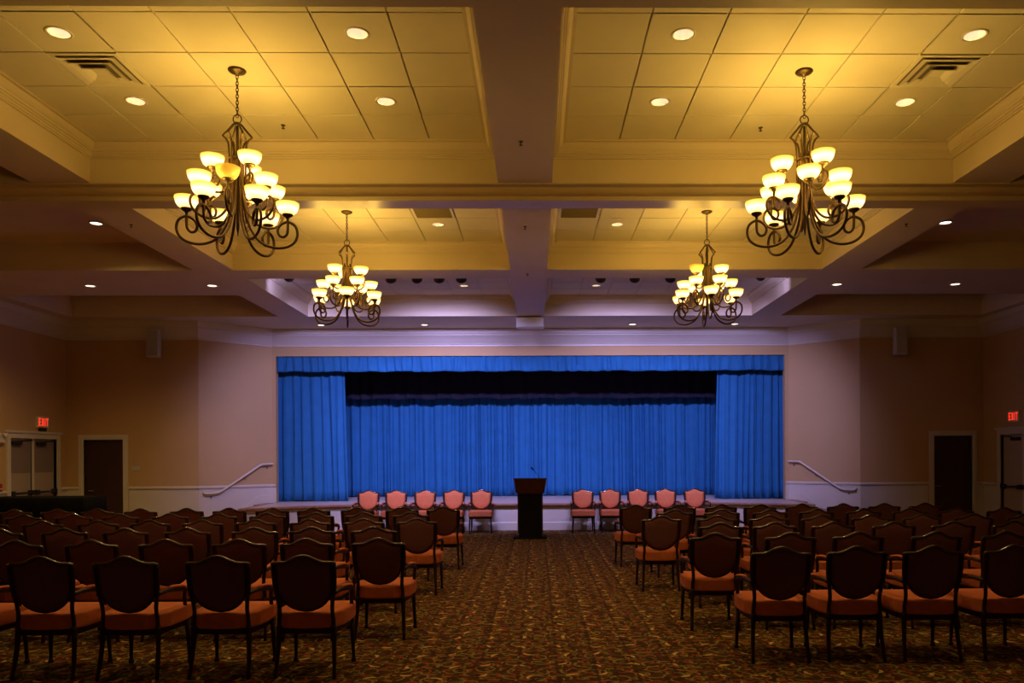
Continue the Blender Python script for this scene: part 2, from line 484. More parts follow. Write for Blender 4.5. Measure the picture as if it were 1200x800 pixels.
# single doors beside the stage
def casing_prism(w0, w1, h, cw):
    return [(w0-cw, 0), (w0-cw, h+cw), (w1+cw, h+cw), (w1+cw, 0), (w1, 0), (w1, h), (w0, h), (w0, 0)]
for k, s in ((1, -1), (2, 1)):
    a, b = sorted((CX+s*HW_D[0], CX+s*HW_D[1]))
    d = MB().bbox(a+.004, b-.004, YB+.07, YB+.12, .01, DH-.004, .004)
    d = d.build('door_%d' % k, M['doorwood'], kind='structure')
    m2 = MB(); m2.prism(casing_prism(a, b, DH, .11), YB-.028, YB+.07, 'y'); m2.prism(casing_prism(a-.035, b+.035, DH+.035, .05), YB-.042, YB-.028, 'y')
    m2.build('door_frame', M['white'], d)
    m3 = MB(); hx = a+.08
    m3.tube([(hx, YB+.07, .98), (hx, YB+.02, .98)], .012, 10); m3.tube([(hx, YB+.02, .98), (hx+.11, YB+.02, .98)], .010, 10); m3.lathe([(0, 0), (.028, 0), (.028, .006), (0, .006)], 16, (0, 0, 0))
    m3.build('door_handle', M['metal'], d)

# double doors in the side walls
for k, x, s, (d0, d1) in ((3, XL, -1, SD_L), (4, XR, 1, SD_R)):
    root = MB()
    xr = x+s*.05
    mid = (d0+d1)/2
    fr = MB()
    pa, pb = sorted((x-s*.025, x+s*.12))
    fr.prism(casing_prism(d0, d1, DH, .11), pa, pb, 'x')
    xa, xb = sorted((x-s*.05, x)); fr.box(xa, xb, d0-.16, d1+.16 if d1+.16 < YB else YB-.01, DH+.11, DH+.155)
    fr.prism([(mid-.03, 0), (mid+.03, 0), (mid+.03, DH), (mid-.03, DH)], *sorted((x+s*.02, x+s*.1)), 'x')
    D = fr.build('door_%d' % k, M['white'], kind='structure')
    for y0, y1 in ((d0+.012, mid-.035), (mid+.035, d1-.012)):
        xa, xb = sorted((xr, xr+s*.045))
        lf = MB().bbox(xa, xb, y0, y1, .012, DH-.012, .004).build('door_leaf', M['doorpaint'], D)
        xi = sorted((xr-s*.004, xr))
        if k == 3:
            MB().bbox(xi[0], xi[1], y0+.03, y1-.03, 1.42, DH-.04, .002).build('glass_view_panel', M['doorglassview'], lf)  # flat panel instead of glass, its view put into the colour
        pb_ = MB()
        xo = xr-s*.07
        pb_.tube([(xo, y0+.05, 1.0), (xo, y1-.05, 1.0)], .022, 10)
        for yy in (y0+.06, y1-.06):
            pb_.bbox(*sorted((xo-s*.02, xr)), yy-.05, yy+.05, .95, 1.05, .008)
        pb_.build('panic_bar', M['black'], lf)
        cl = MB(); cl.bbox(*sorted((xr-s*.07, xr)), y0+.08, y0+.36, DH-.14, DH-.07, .01)
        cl.tube([(xr-s*.06, y0+.3, DH-.06), (xr-s*.2, y0+.45, DH-.045), (xr-s*.01, y0+.62, DH-.04)], .012, 8)
        cl.build('door_closer', M['black'], lf)
        MB().box(*sorted((xr-s*.012, xr+s*.01)), y1-.012, y1+.020, .01, DH-.01).build('edge_strip', M['black'], lf)  # black strip along the far edge of the leaf

# ------------------------------------------------------------------ stage
xe = 6.2
front = [(CX-xe-.03, 16.65), (CX-5.2, 17.42), (CX-4.3, 17.88), (CX+4.3, 17.88), (CX+5.2, 17.50), (CX+xe, 16.95)]
back = [(CX+xe, 18.0), (CX+A2-.1, YS+.02), (CX+A2-.1, YS+.17), (CX+7.9, YS+.17), (CX+7.9, 22.5), (CX-7.9, 22.5), (CX-7.9, YS+.17), (CX-A2+.1, YS+.17), (CX-A2+.1, YS+.02), (CX-xe, 18.0)]
MB().prism(front+back, ST-.05, ST).build('floor_stage', M['stagefloor'], kind='structure')
# riser below the boards
MB().prism([(x*1.0, y+.05) for x, y in front]+back, 0, ST-.05).build('wall_stage_riser', M['white'], kind='structure')
edge = [(CX-xe, 18.02)]+front+[(CX+xe, 18.02)]
nose = [(0, ST-.052), (.030, ST-.052), (.038, ST-.04), (.038, ST-.008), (.03, ST+.004), (-.06, ST+.004), (-.06, ST-.0), (0, ST-.002)]
MB().sweep(edge, nose, False, -1).build('trim_11', M['nosing'], kind='structure')
st2 = MB()
fr2 = [(x, y+.05) for x, y in front]
st2.sweep(fr2, [(0, 0), (.02, 0), (.02, .17), (.012, .19), (0, .19)], False, -1)
st2.sweep(fr2, [(0, ST-.12), (.016, ST-.12), (.026, ST-.10), (.03, ST-.05), (0, ST-.05)], False, -1)
st2.build('baseboard_stage', M['white'], kind='structure')
# little flights of steps at both ends
for nm, s in (('steps_left', -1), ('steps_right', 1)):
    mb = MB(); tr = MB()
    def wall_y(ax): return YB + (A1-ax)/(A1-A2)*(YS-YB) if ax < A1 else YB
    for k in range(3):
        a0, a1 = 6.2, 7.34-.30*k
        z0, z1 = .155*k, .155*(k+1)
        P = [(CX+s*a0, 16.98), (CX+s*a1, 16.98), (CX+s*a1, wall_y(a1)-.03), (CX+s*a0, 18.55)]
        mb.prism(P, z0, z1-.03)
        P2 = [(CX+s*a0, 16.95), (CX+s*(a1+.025), 16.95), (CX+s*(a1+.025), wall_y(a1+.025)-.03), (CX+s*a0, 18.55)]
        tr.prism(P2, z1-.03, z1)
    P = [(CX+s*6.2, 18.0), (CX+s*6.42, 18.0), (CX+s*6.42, wall_y(6.42)-.03), (CX+s*6.2, YS-.03)]
    mb.prism(P, .465, ST-.045)
    tr.prism([(CX+s*6.19, 17.97), (CX+s*6.45, 17.97), (CX+s*6.45, wall_y(6.45)-.03), (CX+s*6.19, YS-.02)], ST-.045, ST)
    o = mb.build(nm, M['white'], kind='structure')
    tr.build('tread', M['nosing'], o)
    # skirt board on the slanted wall
    dx, dy = (A2-A1), (YS-YB)
    def on_wall(u, off): # u 0..1 along the slanted wall from the outer corner
        ax = A1+dx*u; y = YB+dy*u
        nrm = Vector((dy*-1, dx)).normalized()   # points to the hall in (|x|, y)
        p = Vector((ax, y)) + Vector((-.66, -.75))*off
        return (CX+s*p.x, p.y)
    sk = MB(); L = []
    for u, z in ((.28, .12), (.80, .80), (1.0, .80), (1.0, ST), (.86, ST), (.40, .0), (.28, 0)):
        L.append((u, z))
    vs = [(*on_wall(u, .012), z) for u, z in L]+[(*on_wall(u, .030), z) for u, z in L]
    n = len(L)
    sk.add(vs, [list(range(n)), list(range(n, 2*n))]+[(i, (i+1) % n, n+(i+1) % n, n+i) for i in range(n)])
    sk.build('skirt_board', M['white'], o)
    # hand rail
    h = MB()
    W = lambda u, z, off=.075: (*on_wall(u, off), z)
    pts = [W(.05, .93, .02), W(.06, .905), W(.10, .895), W(.22, .91), W(.30, .97), W(.55, 1.245), W(.80, 1.525), W(.85, 1.55), W(.95, 1.56), W(.99, 1.56)]
    h.tube(smooth_path(pts, 5), .024, 10)
    hr = empty('handrail', (0, 0, 0), 0, 'white handrail climbing the slanted wall on the %s side of the stage' % ('left' if s < 0 else 'right'), 'handrail', 'stage handrails')
    h.build('rail', M['white'], hr)
    for u, z in ((.15, .895), (.60, 1.30), (.92, 1.555)):
        q = MB(); q.tube(smooth_path([W(u, z-.02, .075), W(u, z-.06, .065), W(u, z-.085, .03), W(u, z-.085, .0)], 4), .008, 8)
        q.tube([W(u, z-.085, .012), W(u, z-.085, .0)], .028, 12)
        q.build('bracket', M['metal'], hr)

# ------------------------------------------------------------------ curtains
def curtain(name, x0, x1, y, z0, z1, fold, amp, m, seed, taper=None, hem=.02, top=1.0, label='', cat='curtain', group=None, nz=14):
    rnd = random.Random(seed)
    edges = [x0]
    while edges[-1] < x1-fold*.4:
        edges.append(edges[-1]+fold*rnd.uniform(.6, 1.4))
    sc = (x1-x0)/(edges[-1]-x0)
    edges = [x0+(e-x0)*sc for e in edges]
    K = 12
    cols = []
    for i in range(len(edges)-1):
        A = amp*rnd.uniform(.55, 1.25)
        skew = rnd.uniform(.7, 1.4); dr = rnd.uniform(-.5, .5)
        for k in range(K):
            t = k/K
            cols.append((edges[i]+(edges[i+1]-edges[i])*t, A, t**skew, dr, rnd.uniform(-.1, .1)*amp))
    cols.append((edges[-1], amp, 1.0, 0, 0))
    vs = []; n = len(cols)
    for j in range(nz+1):
        v = j/nz
        z = z0+(z1-z0)*v
        for (x, A, t, dr, e) in cols:
            w = (x-x0)/(x1-x0)
            g = (.75+.5*(1-v))*(1 if v < .93 else top)
            off = A*g*(math.cos(2*PI*t)*.8+.25*math.cos(4*PI*t+3*v+dr*4)) + e
            xx = x+dr*.04*math.sin(3*v+dr*9)
            if taper: xx += taper(w, v)
            zz = z
            if j == 0: zz = z+hem*math.sin(x*7.3+dr*3)
            vs.append((xx, y-off, zz))
    fs = [(j*n+i, j*n+i+1, (j+1)*n+i+1, (j+1)*n+i) for j in range(nz) for i in range(n-1)]
    mb = MB(); mb.add(vs, fs, True)
    o = mb.build(name, m)
    md = o.modifiers.new('thick', 'SOLIDIFY'); md.thickness = .012; md.offset = 0
    tag(o, label, cat, group)
    return o
OX = A2+.02
curtain('valance', CX-OX, CX+OX, YS+.07, 3.80, 4.215, .21, .030, M['blue'], 3, label='pleated blue valance across the top of the stage opening', hem=.012, nz=8)
curtain('stage_curtain', CX-OX, CX-4.56, YS+.42, ST+.012, 4.3, .20, .045, M['blue'], 5, taper=lambda w, v: -.10*w*v,
        label='blue side curtain at the left edge of the stage opening, beside the handrail', group='blue side curtains')
curtain('stage_curtain', CX+4.56, CX+OX, YS+.42, ST+.012, 4.3, .20, .045, M['blue'], 6, taper=lambda w, v: .10*(1-w)*v,
        label='blue side curtain at the right edge of the stage opening, beside the handrail', group='blue side curtains')
curtain('stage_border', CX-6.4, CX+6.4, 20.75, 3.265, 5.0, .40, .03, M['velvet'], 8, label='black border drape hanging behind the blue valance', cat='curtain')
curtain('backdrop_curtain', CX-6.8, CX+6.8, 21.35, ST+.012, 5.2, .23, .060, M['blue'], 11, label='wide pleated blue backdrop curtain across the rear of the stage', cat='curtain', nz=18)

# ------------------------------------------------------------------ chairs
def lean(z): return -.235 - .15*max(0, z-.45)
def crest(x):
    a = abs(x)
    if a > .165: return .888
    return .888+.054*.5*(1+math.cos(PI*a/.165))
def hw(t): # half width of the shield at height t 0..1
    return .213*min(1, math.sqrt(max(0, 1-(1-min(1, t/.50))**2.0)))*(.955+.045*t)
def outline(inset=0.0, n=12):
    zb = .515+inset; zt = .888-inset
    R_ = []
    for i in range(n+1):
        t = (i/n)**1.6
        R_.append((max(0, hw(t)-inset*(1 if i else 0)), zb+(zt-zb)*t))
    top = []
    wtop = R_[-1][0]
    for i in range(1, 16):
        x = wtop*(1-2*i/16)
        top.append((x, crest(x)-inset))
    left = [(-x, z) for x, z in R_[::-1]]
    return R_+top+left[:-1]
def pad(sign, d0, d1, inset=.004):
    """upholstered shield: sign -1 rear face, +1 front face"""
    o = outline(inset); n = len(o); cz = .72
    mb = MB(); vs = []
    rings = ((1, d0), (.97, d0+(d1-d0)*.55), (.86, d0+(d1-d0)*.9), (.5, d1))
    for sc, d in rings:
        for x, z in o:
            zz = cz+(z-cz)*sc
            vs.append((x*sc, lean(zz)+sign*d, zz))
    vs.append((0, lean(cz)+sign*d1, cz))
    fs = []
    for r in range(len(rings)-1):
        fs += [(r*n+i, r*n+(i+1) % n, (r+1)*n+(i+1) % n, (r+1)*n+i) for i in range(n)]
    k = (len(rings)-1)*n
    fs += [(k+i, k+(i+1) % n, len(vs)-1) for i in range(n)]
    mb.add(vs, fs, True)
    return mb
def seat_mesh():
    mb = MB()
    out = []
    # rounded trapezoid plan
    pts = [(-.222, -.225), (.222, -.225), (.262, .235), (.15, .268), (-.15, .268), (-.262, .235)]
    P = smooth_path([(x, y, 0) for x, y in pts for _ in (0,)], 4, True)
    P = [(p.x, p.y) for p in P]
    lv = [(.385, .99), (.40, 1.0), (.484, 1.0), (.494, .992), (.500, .965), (.504, .6)]
    n = len(P); vs = []
    for z, s in lv:
        vs += [(x*s, .01+(y-.01)*s, z) for x, y in P]
    vs.append((0, .01, .506))
    fs = [(r*n+i, r*n+(i+1) % n, (r+1)*n+(i+1) % n, (r+1)*n+i) for r in range(len(lv)-1) for i in range(n)]
    k = (len(lv)-1)*n
    fs += [(k+i, k+(i+1) % n, len(vs)-1) for i in range(n)]
    fs.append(list(range(n))[::-1])
    mb.add(vs, fs, False)
    for q in range(2*n, 5*n): mb.s[q] = True
    return mb
def make_chair():
    root = empty('armchair')
    seat_mesh().build('seat_cushion', M['seatfab'], root)
    f = MB()
    f.prism([(-.212, -.222), (.212, -.222), (.250, .235), (-.250, .235)], .33, .388)
    f.build('seat_frame', M['wood'], root)
    pad(-1, .004, .020).build('back_panel', M['backfab'], root)
    pad(1, .004, .042).build('back_cushion', M['seatfab'], root)
    b = MB()
    o = outline(0.0)
    b.tube([(x, lean(z), z) for x, z in o], .010, 6, closed=True)
    # crest rail across the top, flat ears over the stiles
    cr = [(-.247, .885)]+[(x, crest(x)+.006) for x in [(-.225+.45*i/18) for i in range(19)]]+[(.247, .885)]
    cb = MB(); cb.tube([(x, lean(z)-.004, z) for x, z in cr], .0145, 8); cb.build('crest_rail', M['crest'], root)
    for s in (-1, 1):
        st = [(s*.236, lean(.89), .888), (s*.236, lean(.8), .80), (s*.230, lean(.70), .70), (s*.212, lean(.6), .60), (s*.205, lean(.52), .52), (s*.212, -.236, .44), (s*.215, -.24, .34)]
        b.tube(smooth_path(st, 3), .0165, 6)
    b.build('back_frame', M['wood'], root)
    for s in (-1, 1):
        a = MB()
        arm = [(s*.226, lean(.66)+.0, .655), (s*.246, -.15, .665), (s*.264, -.03, .655), (s*.268, .07, .640), (s*.266, .12, .622)]
        a.tube(smooth_path(arm, 4), .019, 6)
        sup = [(s*.266, .105, .63), (s*.262, .10, .56), (s*.255, .135, .48), (s*.248, .165, .40), (s*.243, .165, .34)]
        a.tube(smooth_path(sup, 3), .0165, 6)
        ao = a.build('armrest', M['wood'], root)
        p = MB(); q = []
        for (x, y, z, w) in ((s*.250, -.125, .680, .014), (s*.256, -.09, .688, .024), (s*.264, -.02, .682, .026), (s*.267, .06, .668, .024), (s*.266, .095, .655, .014)):
            q.append((x, y, z, w))
        n = 8; vs = []
        for x, y, z, w in q:
            for k in range(n):
                th = 2*PI*k/n
                vs.append((x+math.cos(th)*w, y, z+math.sin(th)*.012))
        fs = [(i*n+k, i*n+(k+1) % n, (i+1)*n+(k+1) % n, (i+1)*n+k) for i in range(len(q)-1) for k in range(n)]
        fs += [list(range(n)), [(len(q)-1)*n+k for k in range(n)]]
        p.add(vs, fs, True); p.build('arm_pad', M['seatfab'], ao)
    for s in (-1, 1):
        l = MB(); l.tube([(s*.232, .215, .36), (s*.238, .222, .2), (s*.243, .232, .035)], [.022, .018, .013], 8)
        l.lathe([(.0, 0), (.018, 0), (.022, .012), (.018, .03), (.011, .036)], 10, (s*.243, .232, 0))
        l.build('leg', M['wood'], root)
        l = MB(); l.tube(smooth_path([(s*.212, -.236, .40), (s*.215, -.236, .30), (s*.222, -.255, .15), (s*.230, -.290, .0)], 3), [.021]*4+[.018]*3+[.015]*3, 8)
        l.build('leg', M['wood'], root)
    return root

LEFT = [
   (5.97, [-1.79, -2.45, -3.15, -3.82, -4.51]),
   (7.20, [-1.47, -2.13, -2.77, -3.45, -4.12, -4.81]),
   (8.40, [-1.78, -2.43, -3.06, -3.77, -4.43, -5.11, -5.78]),
   (9.50, [-1.48, -2.13, -2.78, -3.44, -4.08, -4.72, -5.35, -6.02, -6.68]),
   (10.60, [-1.72, -2.36, -3.02, -3.68, -4.34, -5.0, -5.66, -6.31, -6.97, -7.61]),
   (11.70, [-1.42, -2.05, -2.72, -3.36, -4.0, -4.64, -5.28, -5.95, -6.59, -7.2, -7.81])]
RIGHT = [
   (6.29, [2.0, 2.63, 3.26, 3.93]),
   (7.48, [1.74, 2.47, 3.14, 3.89, 4.57]),
   (8.62, [2.05, 2.67, 3.33, 4.01, 4.68, 5.36]),
   (9.66, [1.56, 2.26, 2.92, 3.56, 4.21, 4.86, 5.52, 6.18]),
   (10.75, [1.92, 2.59, 3.25, 3.91, 4.57, 5.23, 5.89, 6.56]),
   (11.86, [1.51, 2.21, 2.83, 3.45, 4.1, 4.73, 5.37, 6.0])]
ORD = ['first', 'second', 'third', 'fourth', 'fifth', 'sixth', 'seventh', 'eighth', 'ninth', 'tenth', 'eleventh']
ROWN = ['back row farthest from the stage', 'second row from the back', 'third row from the back', 'third row from the lectern', 'second row from the lectern', 'row closest to the lectern']
proto = make_chair()
first = True
def place(x, y, rz, label, group):
    global first
    o = proto if first else copy_tree(proto)
    first = False
    o.location = (x, y, 0); o.rotation_euler = (0, 0, rz)
    return tag(o, label, 'chair', group)
rc = random.Random(4)
for blk, rows in (('left', LEFT), ('right', RIGHT)):
    for r, (y, X_) in enumerate(rows):
        for k, x in enumerate(X_):
            place(x, y+.305+rc.uniform(-.015, .015), R(rc.uniform(-2.0, 2.0)),
                  'dark maroon armchair, %s block, %s, %s from the centre aisle' % (blk, ROWN[r], ORD[k]), 'audience chairs in the %s block' % blk)
SX = [-3.83, -3.2, -2.55, -1.9, -1.26, 1.04, 1.68, 2.31, 2.95, 3.62]
for k, x in enumerate(SX):
    s_ = 'left' if k < 5 else 'right'
    q = 4-k if k < 5 else k-5
    place(x, 17.36, PI+R(rc.uniform(-1.5, 1.5)), 'coral armchair facing the hall before the stage, %s of the lectern, %s from it' % (s_, ORD[q]), 'coral chairs along the stage front')

# ------------------------------------------------------------------ lectern
le = empty('lectern', (-.14, 16.2, 0), 0, 'tall mahogany and black lectern with a microphone standing before the stage', 'lectern')
MB().bbox(-.345, .345, -.24, .30, 0, .035, .008).build('base_plate', M['lecterndark'], le)
c = MB(); c.bbox(-.235, .235, -.17, .20, .035, .93, .012)
c.build('column', M['lecterndark'], le)
for s in (-1, 1):
    MB().bbox(*sorted((s*.236, s*.262)), -.15, .18, .10, .93, .006).build('side_panel', M['lectern'], le)
h = MB()
vs = [(-.300, -.235, .95), (.300, -.235, .95), (.300, .25, .95), (-.300, .25, .95), (-.325, -.27, 1.24), (.325, -.27, 1.24), (.325, .30, 1.10), (-.325, .30, 1.10)]
h.add(vs, [(0,3,2,1), (4,5,6,7), (0,1,5,4), (1,2,6,5), (2,3,7,6), (3,0,4,7)])
h.bbox(-.26, .26, -.19, .22, .92, .955, .008)
h.build('head', M['lectern'], le)
t = MB()
vs = [(-.34, -.285, 1.225), (.34, -.285, 1.225), (.34, .31, 1.08), (-.34, .31, 1.08), (-.34, -.285, 1.262), (.34, -.285, 1.262), (.34, .31, 1.118), (-.34, .31, 1.118)]
t.add(vs, [(0,3,2,1), (4,5,6,7), (0,1,5,4), (1,2,6,5), (2,3,7,6), (3,0,4,7)])
t.build('reading_top', M['lectern'], le)
mc = MB(); mc.lathe([(0, 0), (.03, 0), (.03, .012), (.012, .02), (0, .02)], 12, (.22, 0, 1.185))
mc.tube(smooth_path([(.22, 0, 1.2), (.18, -.02, 1.29), (.12, -.05, 1.37), (.06, -.08, 1.43)], 6), .006, 6)
mo = mc.build('microphone', M['black'], le)
mh = MB(); mh.tube([(.07, -.075, 1.42), (.055, -.083, 1.44), (.03, -.096, 1.475), (.022, -.10, 1.485)], [.006, .017, .019, .010], 10)
mh.build('foam_cap', M['black'], mo)

# ------------------------------------------------------------------ bar table under a black cloth
bt = empty('bar_table', (-8.55, 13.5, 0), 0, 'long bar table under a black cloth near the double doors', 'table')
MB().bbox(-.88, .88, -.33, .33, 1.0, 1.04, .008).build('table_top', M['wood'], bt)
for s in (-1, 1):
    for u in (-1, 1):
        MB().tube([(s*.80, u*.25, 0), (s*.80, u*.25, 1.0)], .022, 8).build('leg', M['metal'], bt)
cl = MB(); n = 160; vs = []
rr = random.Random(2)
per = []
for i in range(n):
    t = 4*i/n; e = int(t); f = t-e
    C4 = [(-.90, -.35), (.90, -.35), (.90, .35), (-.90, .35)]
    a, b = C4[e], C4[(e+1) % 4]
    per.append((a[0]+(b[0]-a[0])*f, a[1]+(b[1]-a[1])*f))
for lv, z in enumerate((1.052, 1.045, .80, .45, .015)):
    for i, (x, y) in enumerate(per):
        g = (0, .0, .014, .024, .03)[lv]*(1+math.sin(i*1.15)+.5*math.sin(i*.61))
        sc = .985 if lv == 0 else 1+g*.55
        vs.append((x*sc, y*(.97 if lv == 0 else 1+g*1.2), z))
fs = [(l*n+i, l*n+(i+1) % n, (l+1)*n+(i+1) % n, (l+1)*n+i) for l in range(4) for i in range(n)] + [list(range(n))]
cl.add(vs, fs, True)
o = cl.build('tablecloth', M['black_cloth'], None, (-8.55, 13.5, 0)); tag(o, 'black cloth draped over the bar table near the double doors', 'tablecloth')

# ------------------------------------------------------------------ wall things
def letters(txt, h, w, gap, st):
    """block capitals as bars in (u, v)"""
    G = {'E': [(0, 0, st, h), (0, 0, w, st), (0, h-st, w, h), (0, h/2-st/2, w*.85, h/2+st/2)],
         'I': [(w/2-st/2, 0, w/2+st/2, h)], 'T': [(0, h-st, w, h), (w/2-st/2, 0, w/2+st/2, h)],
         'X': None}
    out = []; u = 0
    for ch in txt:
        ww = w*.5 if ch == 'I' else w
        if ch == 'X':
            out.append([(u, 0), (u+st*1.2, 0), (u+w, h), (u+w-st*1.2, h)]); out.append([(u+w-st*1.2, 0), (u+w, 0), (u+st*1.2, h), (u, h)])
        else:
            for a, b, c, d in G[ch]:
                if ch == 'I': a -= w*.25; c -= w*.25
                out.append([(u+a, b), (u+c, b), (u+c, d), (u+a, d)])
        u += ww+gap
    return out, u-gap
for x, s, y, z, lab in ((XL, 1, 16.80, 2.50, 'white exit sign with red letters above the left double door'), (XR, -1, 16.50, 2.52, 'white exit sign with red letters above the right double door')):
    e = empty('exit_sign', (x, y, z), 0, lab, 'sign', 'exit signs')
    MB().bbox(*sorted((0, s*.05)), -.19, .19, -.12, .12, .008).build('housing', M['white'], e)
    P, W_ = letters('EXIT', .16, .075, .018, .024)
    lm = MB()
    for q in P:
        # read from inside the hall: on the left wall u runs along +y, on the right wall along -y
        lm.prism([(s*(u-W_/2), v-.08) for u, v in q], *sorted((s*.049, s*.056)), 'x')
    lm.build('letters', M['exitred'], e)
    if s > 0:
        ex = MB(); ex.bbox(0, .05, -.11, .11, -.19, -.125, .006); ex.build('lamp_box', M['black'], e)
for s, y, lab in ((-1, 17.42, 'slim white loudspeaker high on the wall left of the stage'), (1, 17.42, 'slim white loudspeaker high on the wall right of the stage')):
    x = -8.56 if s < 0 else 8.27
    o = empty('wall_speaker', (x, y, 4.28), R(-s*12), lab, 'speaker', 'wall speakers')
    b = MB(); b.bbox(-.135, .135, -.11, .12, -.31, .31, .02); b.build('cabinet', M['speaker'], o)
    g = MB(); g.bbox(-.105, .105, -.125, -.105, -.28, .28, .008); g.build('grille', M['speakgrille'], o)
    q = MB(); q.box(-.04, .04, .10, .30 if True else .2, -.05, .05); q.build('bracket', M['black'], o)
o = empty('ceiling_speaker', (-.13, 17.15, ZB), R(-4), 'white speaker box hanging from the centre beam near the stage', 'speaker')
b = MB(); b.bbox(-.30, .30, -.12, .14, -.245, -.02, .015); b.build('cabinet', M['bright'], o)
g = MB(); g.bbox(-.285, .285, -.135, -.115, -.235, -.075, .006); g.build('grille', M['bright'], o)
MB().box(-.1, .1, -.05, .05, -.025, 0).build('mount', M['black'], o)
sp = MB(); sp.bbox(-.10, .10, -.012, 0, -.06, .06, .004)
o = sp.build('switch_plate', M['plate'], None, (-9.12, YB, 1.48)); tag(o, 'small grey switch plate on the wall beside the left dark door', 'switch')
for k in (-1, 0, 1):
    MB().bbox(-.012+k*.05, .012+k*.05, -.02, -.01, -.025, .025, .003).build('toggle', M['white'], o)
o = empty('fire_alarm', (XL, 15.45, 1.14), 0, 'small red fire alarm pull box beside the left double door', 'alarm')
MB().bbox(0, .05, -.06, .06, -.08, .08, .008).build('housing', M['red'], o)
MB().bbox(.045, .065, -.04, .04, -.03, -.01, .004).build('pull_handle', M['white'], o)
o = empty('emergency_light', (XL, 15.42, 2.10), 0, 'white emergency light box beside the left double door', 'light')
MB().bbox(-.005, .08, -.16, .16, -.07, .06, .012).build('housing', M['white'], o)
for yy in (-.09, .09):
    m_ = MB(); m_.lathe([(0, 0), (.035, 0), (.05, .05), (.05, .07), (.044, .075), (0, .07)], 14); m_.xf(Matrix.Translation((.06, yy, .085)) @ Matrix.Rotation(PI/2, 4, 'Y')); m_.build('lamp_head', M['white'], o)

# ------------------------------------------------------------------ ceiling things
def spot(name, loc, color, power, size, blend=.6, rot=(0, 0, 0), parent=None, rad=.05):
    l = bpy.data.lights.new(name, 'SPOT'); l.color = color; l.energy = power; l.spot_size = R(size); l.spot_blend = blend; l.shadow_soft_size = rad
    o = bpy.data.objects.new(name, l); o.location = loc; o.rotation_euler = rot
    link(o, parent); return o

WARM = (1, .64, .20)
trim_me = MB().lathe([(.083, .001), (.086, -.004), (.100, -.006), (.106, -.002), (.106, .003), (.083, .003)], 32).mesh('trim_ring', M['ringwhite'])
refl_me = MB().lathe([(.083, 0), (.078, .03), (.070, .092), (0, .094)], 32).mesh('reflector', M['ringwhite'])
lens_me = MB().lathe([(.070, .084), (.035, .078), (.0, .076)], 32).mesh('lens', M['lamp'])
rim2 = MB().lathe([(.0, .0), (.105, 0), (.105, -.008), (.098, -.018), (.088, -.020), (.080, -.006), (.0, -.006)], 28).mesh('trim_ring', M['ringwhite'])
lens2 = MB().lathe([(.080, -.0065), (.05, -.010), (0, -.011)], 24).mesh('lens', M['lampdim'])
lens3 = MB().lathe([(.080, -.0065), (.05, -.010), (0, -.011)], 24).mesh('lens', M['lamp'])
def ob(name, me, parent):
    return link(bpy.data.objects.new(name, me), parent)
TN = ['front tray left of centre beam', 'front tray right of centre beam', 'middle tray left of centre beam', 'middle tray right of centre beam', 'stage-end tray left of centre beam', 'stage-end tray right of centre beam']
SPOTS = {0: 44, 1: 44, 2: 44, 3: 44, 4: 8, 5: 8}
for t, c, r, x, y in lights_at:
    near = 'far' if r == 1 else 'near'
    o = empty('recessed_downlight', (x, y, ZT), 0, 'downlight in %s, %s row, %s' % (TN[t], near, 'inner' if c == 1 else 'outer'), 'light', 'recessed downlights')
    ob('trim_ring', trim_me, o); ob('reflector', refl_me, o); ob('lens', lens_me, o)
    spot('downlight_beam', (0, 0, .06), WARM, SPOTS[t], 105, .5, parent=o, rad=.05)
flat = [(-6.60, 11.7, ZC, 'side recess beyond the left outer beam', 200), (6.26, 11.7, ZC, 'side recess beyond the right outer beam', 10),
        (-5.79, 13.9, ZB, 'left side soffit next to the outer beam', 50), (-7.95, 13.9, ZB, 'left side soffit toward the wall', 215),
        (5.45, 13.9, ZB, 'right side soffit next to the outer beam', 12), (7.61, 13.9, ZB, 'right side soffit toward the wall', 14),
        (-5.0, 18.05, ZB, 'soffit over the stage edge, far left', 3), (-2.6, 18.05, ZB, 'soffit over the stage edge, left of the white speaker box', 3),
        (2.26, 18.05, ZB, 'soffit over the stage edge, right of the white speaker box', 3), (4.66, 18.05, ZB, 'soffit over the stage edge, far right', 3)]
for x, y, z, d, p in flat:
    o = empty('soffit_downlight', (x, y, z), 0, 'small round downlight in the ' + d, 'light', 'small downlights in soffits')
    ob('trim_ring', rim2, o); ob('lens', lens3 if p > 2 else lens2, o)
    spot('downlight_beam', (0, 0, -.03), WARM, p, 150, .8, parent=o)

# unseen fill lamps added behind the camera to lighten the chair backs
for x in (-6.5, -2.4, 2.2, 6.2):
    spot('added_rear_fill', (x, -.6, ZB-.05), WARM, 16, 150, .8)
    f_ = ob('fill_lamp_trim', rim2, bpy.data.objects['ceiling']); f_.location = (x, -.6, ZB)  # made-up fixture ring for the added fill lamp
    g_ = ob('downlight_lens', lens2, bpy.data.objects['ceiling']); g_.location = (x, -.6, ZB)  # lens of the same added fixture

